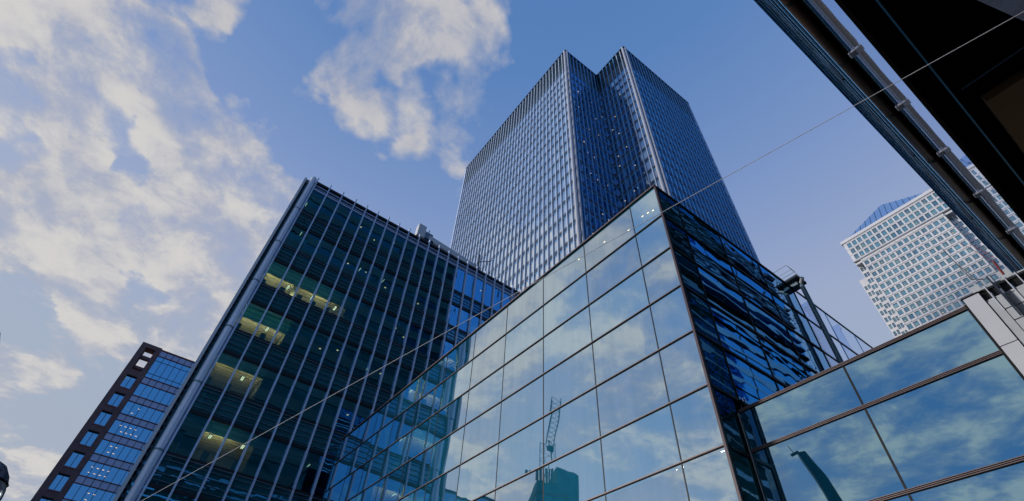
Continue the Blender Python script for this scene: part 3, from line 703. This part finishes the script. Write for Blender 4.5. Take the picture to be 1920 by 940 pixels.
an = MB().tube((-.74,15,12.55),(-.70,15.05,11.35),.012,6).tube((-.72,15,12.0),(-.58,15.05,11.05),.010,6).tube((-.70,15.05,11.38),(-.50,15.05,11.22),.013,6).build('roof_antenna', MT['alu_dark'])
tag(an, 'thin dark bent antenna rods rising from the pale panelled roof in front of the skyscraper', 'antenna')
an2 = MB().tube((-.08,15.05,11.55),(-.11,15.05,11.1),.024,8).tube((-.35,15.05,12.5),(-.06,15.05,11.5),.008,6).tube((-.2,15.05,12.35),(.0,15.05,11.6),.008,6).build('roof_light_arm', MT['redpaint'])
tag(an2, 'short dark red arm with thin rods on the roof beside the dark canopy edge', 'arm')

# ================================================================== dark canopy building overhead right
rb = thing('canopy_building', 'dark banded tower with black soffit, long brown pipe and glass strip overhead at right', 'building', (8, 10, 0))
Y0, Y1, HT = -1.5, 46.8, 130.0
MB().box(.40, 30, Y0, Y1, 12.2, HT).build('tower_core', MT['navy'], rb)
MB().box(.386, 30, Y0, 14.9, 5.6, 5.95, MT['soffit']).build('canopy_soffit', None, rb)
for q in range(9): MB().box(.60, 9, 1.2*q+.2, 1.2*q+.215, 5.588, 5.598).build('soffit_joint', MT['navy'], rb)
MB().box(.530, .542, Y0, 14.9, 5.585, 5.599).build('soffit_trim', MT['cyan'], rb)
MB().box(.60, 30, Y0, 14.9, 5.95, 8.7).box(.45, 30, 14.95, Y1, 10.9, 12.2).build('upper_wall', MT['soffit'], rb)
MB().quad((.45,Y0,5.95),(.45,14.9,5.95),(.45,14.9,8.60),(.45,Y0,8.60)).build('glass_strip', G['rbs'], rb)
MB().box(.435,.462,Y0,14.9,8.60,8.82).build('hand_rail', MT['rail'], rb)
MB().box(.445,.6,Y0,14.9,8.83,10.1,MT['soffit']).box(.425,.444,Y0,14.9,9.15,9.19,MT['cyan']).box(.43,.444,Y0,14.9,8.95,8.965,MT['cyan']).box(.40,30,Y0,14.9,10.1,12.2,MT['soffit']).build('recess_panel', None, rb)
MB().tube((.353,Y0,10.2),(.353,14.9,10.2),.097,20).build('pipe', MT['pipe'], rb, smooth=True)
for k in range(-14, 12):
    y = (.896+.1775*k)*7.0
    if y > 14.5: break
    MB().box(.38,.449,y-.045,y+.045,8.565,8.60).tube((.382,y-.045,8.585),(.382,y+.045,8.585),.018,8).build('bracket', MT['bracket'], rb)
    y2 = y*8.6/7.0
    if y2 < 14.5: MB().tube((.353,y2-.03,10.2),(.353,y2+.03,10.2),.102,20).build('pipe_collar', MT['black'], rb)
# banded facade: closely spaced fins low down, then storey-high bands
NL = 22
for k in range(NL):
    z = 12.3+k*1.02; r = .0295-.0013*k; b = MB().box(min(r*(z-1.6), .33), .345, Y0, Y1+.05, z, z+(.22 if k % 3 else .40)).build('lower_louvre', MT['soffit' if k % 3 == 1 else ('navy' if k % 3 == 2 and k < 9 else 'fin_blue')], rb)
YS = 26.0
MB().quad((.34,YS,12.2),(.34,Y1,12.2),(.34,Y1,54),(.34,YS,54)).build('facade_glass', G['rb'], rb)
MB().quad((.34,Y0,12.2),(.34,YS,12.2),(.34,YS,54),(.34,Y0,54)).build('facade_glass', G['rbtop'], rb)
MB().quad((.34,Y0,54),(.34,Y1,54),(.34,Y1,HT),(.34,Y0,HT)).build('facade_glass', G['rbtop'], rb)
z = 35.5; f = 0
while z < HT-3:
    b = MB()
    if z > 52:
        b.box(.16, .335, Y0, Y1+.1, z, z+2.3, MT['band_darkened']); b.build('louvre_band', None, rb); z += 4.5; f += 1; continue
    b.box(.165, .335, Y0, YS, z, z+2.3, MT['band_darkened'])
    for q in range(6): b.box(.12 if q in (0, 5) else .17, .335, YS, Y1+.1, z+q*.46, z+q*.46+.14, MT['fin_blue' if (q in (1, 2, 4) and z < 75) else 'navy'])
    for q in range(3): b.box(.160, .175, YS, Y1+.1, z+.2+q*.8, z+.23+q*.8, MT['cyan'])
    b.box(.30, .338, YS, Y1, z-.0, z+2.4, MT['soffit'])
    b.build('louvre_band', None, rb); z += 4.5; f += 1
for k in range(18): y = Y0+4.5*k; MB().box(.30, .337, y-.04, y+.04, 17.5, HT).build('mullion', MT['alu_dark'], rb)
MB().box(.66, 1.35, 3.98, 12.0, 5.50, 5.585).build('soffit_panel', MT['warmwall'], rb)
ll = bpy.data.lights.new('soffit_lamp', 'AREA'); ll.energy = 16; ll.size = .5; ll.color = (1,.72,.36)
lo = bpy.data.objects.new('soffit_lamp', ll); COL.objects.link(lo); lo.location = (1.5,7.2,4.6); lo.rotation_euler = (math.pi,math.radians(18),0); lo.parent = rb; lo.matrix_parent_inverse = Matrix.Translation(-rb.location)
# rough concrete beam crossing below the soffit
T = Matrix.Translation((.863,2.866,5.2)) @ Matrix.Rotation(math.radians(71.3), 4, 'Z')
MB().box(-6, 4, -1.6, 0, 0, .5, T=T).build('concrete_beam', MT['concrete'], rb)

# ================================================================== small glimpse of a tower at the left edge
sg = thing('distant_tower', 'corner of distant glazed tower with pale edge just showing at the left edge', 'building', (-110, -40, 0))
MB().box(-130,-100,-60,-27.9,0,46.9).build('wall', MT['pale2'], sg)
MB().quad((-99.95,-60,20),(-99.95,-28.3,20),(-99.95,-28.3,46.6),(-99.95,-60,46.6)).build('glazing', G['atr'], sg)
MB().box(-130,-99.8,-60,-27.4,46.9,47.3).build('roof_edge', MT['navy'], sg)

# ================================================================== towers behind the camera, seen in the glass
ct = thing('unfinished_tower', 'unfinished concrete tower with starter bars, seen mirrored in the atrium panes', 'building', (-95, -88, 0))
def az(x, y, dist): d = V(x, y, 0).normalized(); return d*dist + V(0, 27, 0)
Pa, Pb, Pc, Pd = az(-.765,-.644,125), az(-.722,-.692,125), az(-.69,-.722,130), az(-.69,-.722,160)
core_ = MB().prism([(Pa.x,Pa.y),(Pb.x,Pb.y),(Pb.x*1.25,Pb.y*1.25),(Pa.x*1.25,Pa.y*1.25)],0,54).prism([(Pb.x,Pb.y),(Pc.x,Pc.y),(Pd.x,Pd.y),(Pb.x*1.25,Pb.y*1.25)],0,58).build('tower_wall', MT['tealmid'], ct)
fs = MB()
for z in range(3, 60, 4):
    cc_ = (Pa+Pb+Pc+Pd)/4; pts = [cc_+(p_-cc_)*1.012 for p_ in (Pa, Pb, Pc, Pd, Vector((Pa.x*1.25, Pa.y*1.25, 0)))]
    if z < 53: fs.prism([(p_.x, p_.y) for p_ in pts], z, z+.7)
fs.build('floor_slab', MT['scaff'], ct)
for k in range(9):
    p_ = Pa.lerp(Pb, k/9); MB().box(p_.x-.25,p_.x+.25,p_.y-.25,p_.y+.25,54,57.5).build('starter_column', MT['scaff'], ct)
tcr = thing('tower_crane', 'thin lattice tower crane above the unfinished tower, mirrored in the atrium panes', 'crane', (-92, -86, 54))
base = az(-.74,-.67,127); jb_ = MB()
def lattice(mb, a, b, w, n):
    a = Vector(a); b = Vector(b); d = (b-a).normalized(); u = d.cross(V(0,0,1)); u = u.normalized() if u.length > .01 else V(1,0,0); v = d.cross(u)
    cs = [(u*i+v*j)*w/2 for i, j in ((-1,-1),(1,-1),(1,1),(-1,1))]
    for c in cs: mb.tube(a+c, b+c, .09, 4)
    for k in range(n):
        p = a.lerp(b, k/n); q = a.lerp(b, (k+1)/n)
        for i in range(4): mb.tube(p+cs[i], q+cs[(i+1) % 4], .05, 4)
m1 = MB(); lattice(m1, (base.x,base.y,50), (base.x,base.y,66), 2.2, 7); m1.build('mast', MT['crane'], tcr)
tip = az(-.731,-.683,127); m2 = MB(); lattice(m2, (base.x,base.y,65), (tip.x,tip.y,77), 1.8, 9); m2.build('jib', MT['crane'], tcr)
MB().box(base.x-.5,base.x+.5,base.y-.9,base.y+.3,64,65.2).build('cab', MT['crane'], tcr)

cv = thing('mirror_bent_tower', 'slender teal tower, built bent like its mirror image in the low block glass', 'building', (-38, -92, 0))
cm = MB(); prev = None  # bend of the reflection in wavy glass is put into the shape
Ls = [(-42.6,-79.9,0),(-43.2,-79.7,22),(-44.9,-79.1,36),(-46.05,-78.6,42),(-46.55,-78.5,45),(-47.2,-78.2,48),(-47.9,-77.8,51),(-48.3,-77.7,53)]
Rs = [(-39.2,-81.1,0),(-40.0,-80.9,22),(-42.2,-80.1,36),(-43.85,-79.6,42),(-44.6,-79.25,45),(-45.4,-79.0,48),(-46.35,-78.5,51),(-46.95,-78.2,53)]
secs = []
for l, r in zip(Ls, Rs):
    e = V(-44,-79,0).normalized()*1.5; l = V(*l); r = V(*r); secs.append([l, r, r+e, l+e])
for s0, s1 in zip(secs[:-1], secs[1:]):
    for i in range(4): cm.quad(s0[i], s0[(i+1) % 4], s1[(i+1) % 4], s1[i])
cm.quad(*secs[-1]); cm.build('tower_wall', MT['tealdk'], cv)
top = secs[-1]; MB().tube(top[0]+V(.3,0,0), top[0]+V(-1.2,.5,-.5), .32, 8).tube(top[0]+V(-.6,.3,0), top[0]+V(-1.1,.5,1.6), .07, 6).build('roof_arm', MT['tealdk'], cv)

# ================================================================== street lamp at the left edge
sp = thing('street_lamp', 'dark rounded street lamp head cut off by the lower left edge', 'street lamp', (-5.95, -.96, 0))
Lc = (-5.765, -1.00, 3.02)
MB().lathe(Lc, [(0,.245),(.06,.24),(.13,.21),(.185,.15),(.21,.10),(.218,.095)], 36).build('lamp_cap', MT['lampbody'], sp, smooth=True)
MB().lathe(Lc, [(.205,.095),(.225,.05),(.235,0),(.23,-.06),(.21,-.13),(.17,-.2),(.11,-.25),(.05,-.27)], 36).build('lamp_bowl', MT['lampbody'], sp, smooth=True)
MB().tube((Lc[0],Lc[1],0),(Lc[0],Lc[1],2.85),.055,14,r2=.04).tube((Lc[0],Lc[1],0),(Lc[0],Lc[1],.5),.09,14).build('pole', MT['alu_dark'], sp)

# ================================================================== thin cable overlaid on the view, modelled as a tube
w0 = V(.7442,2.3314,4.2402); w1 = V(-4.4239,.1021,2.8564); dw = (w1-w0).normalized()
overlay_tube = MB().tube(w0-dw*.75, w1+dw*3.0, .0018, 8).build('overlay_line', MT['line'])  # straight white overlay line given a thin solid body
tag(overlay_tube, 'thin straight white cable overlaid across the whole view, modelled as a thin tube', 'line')
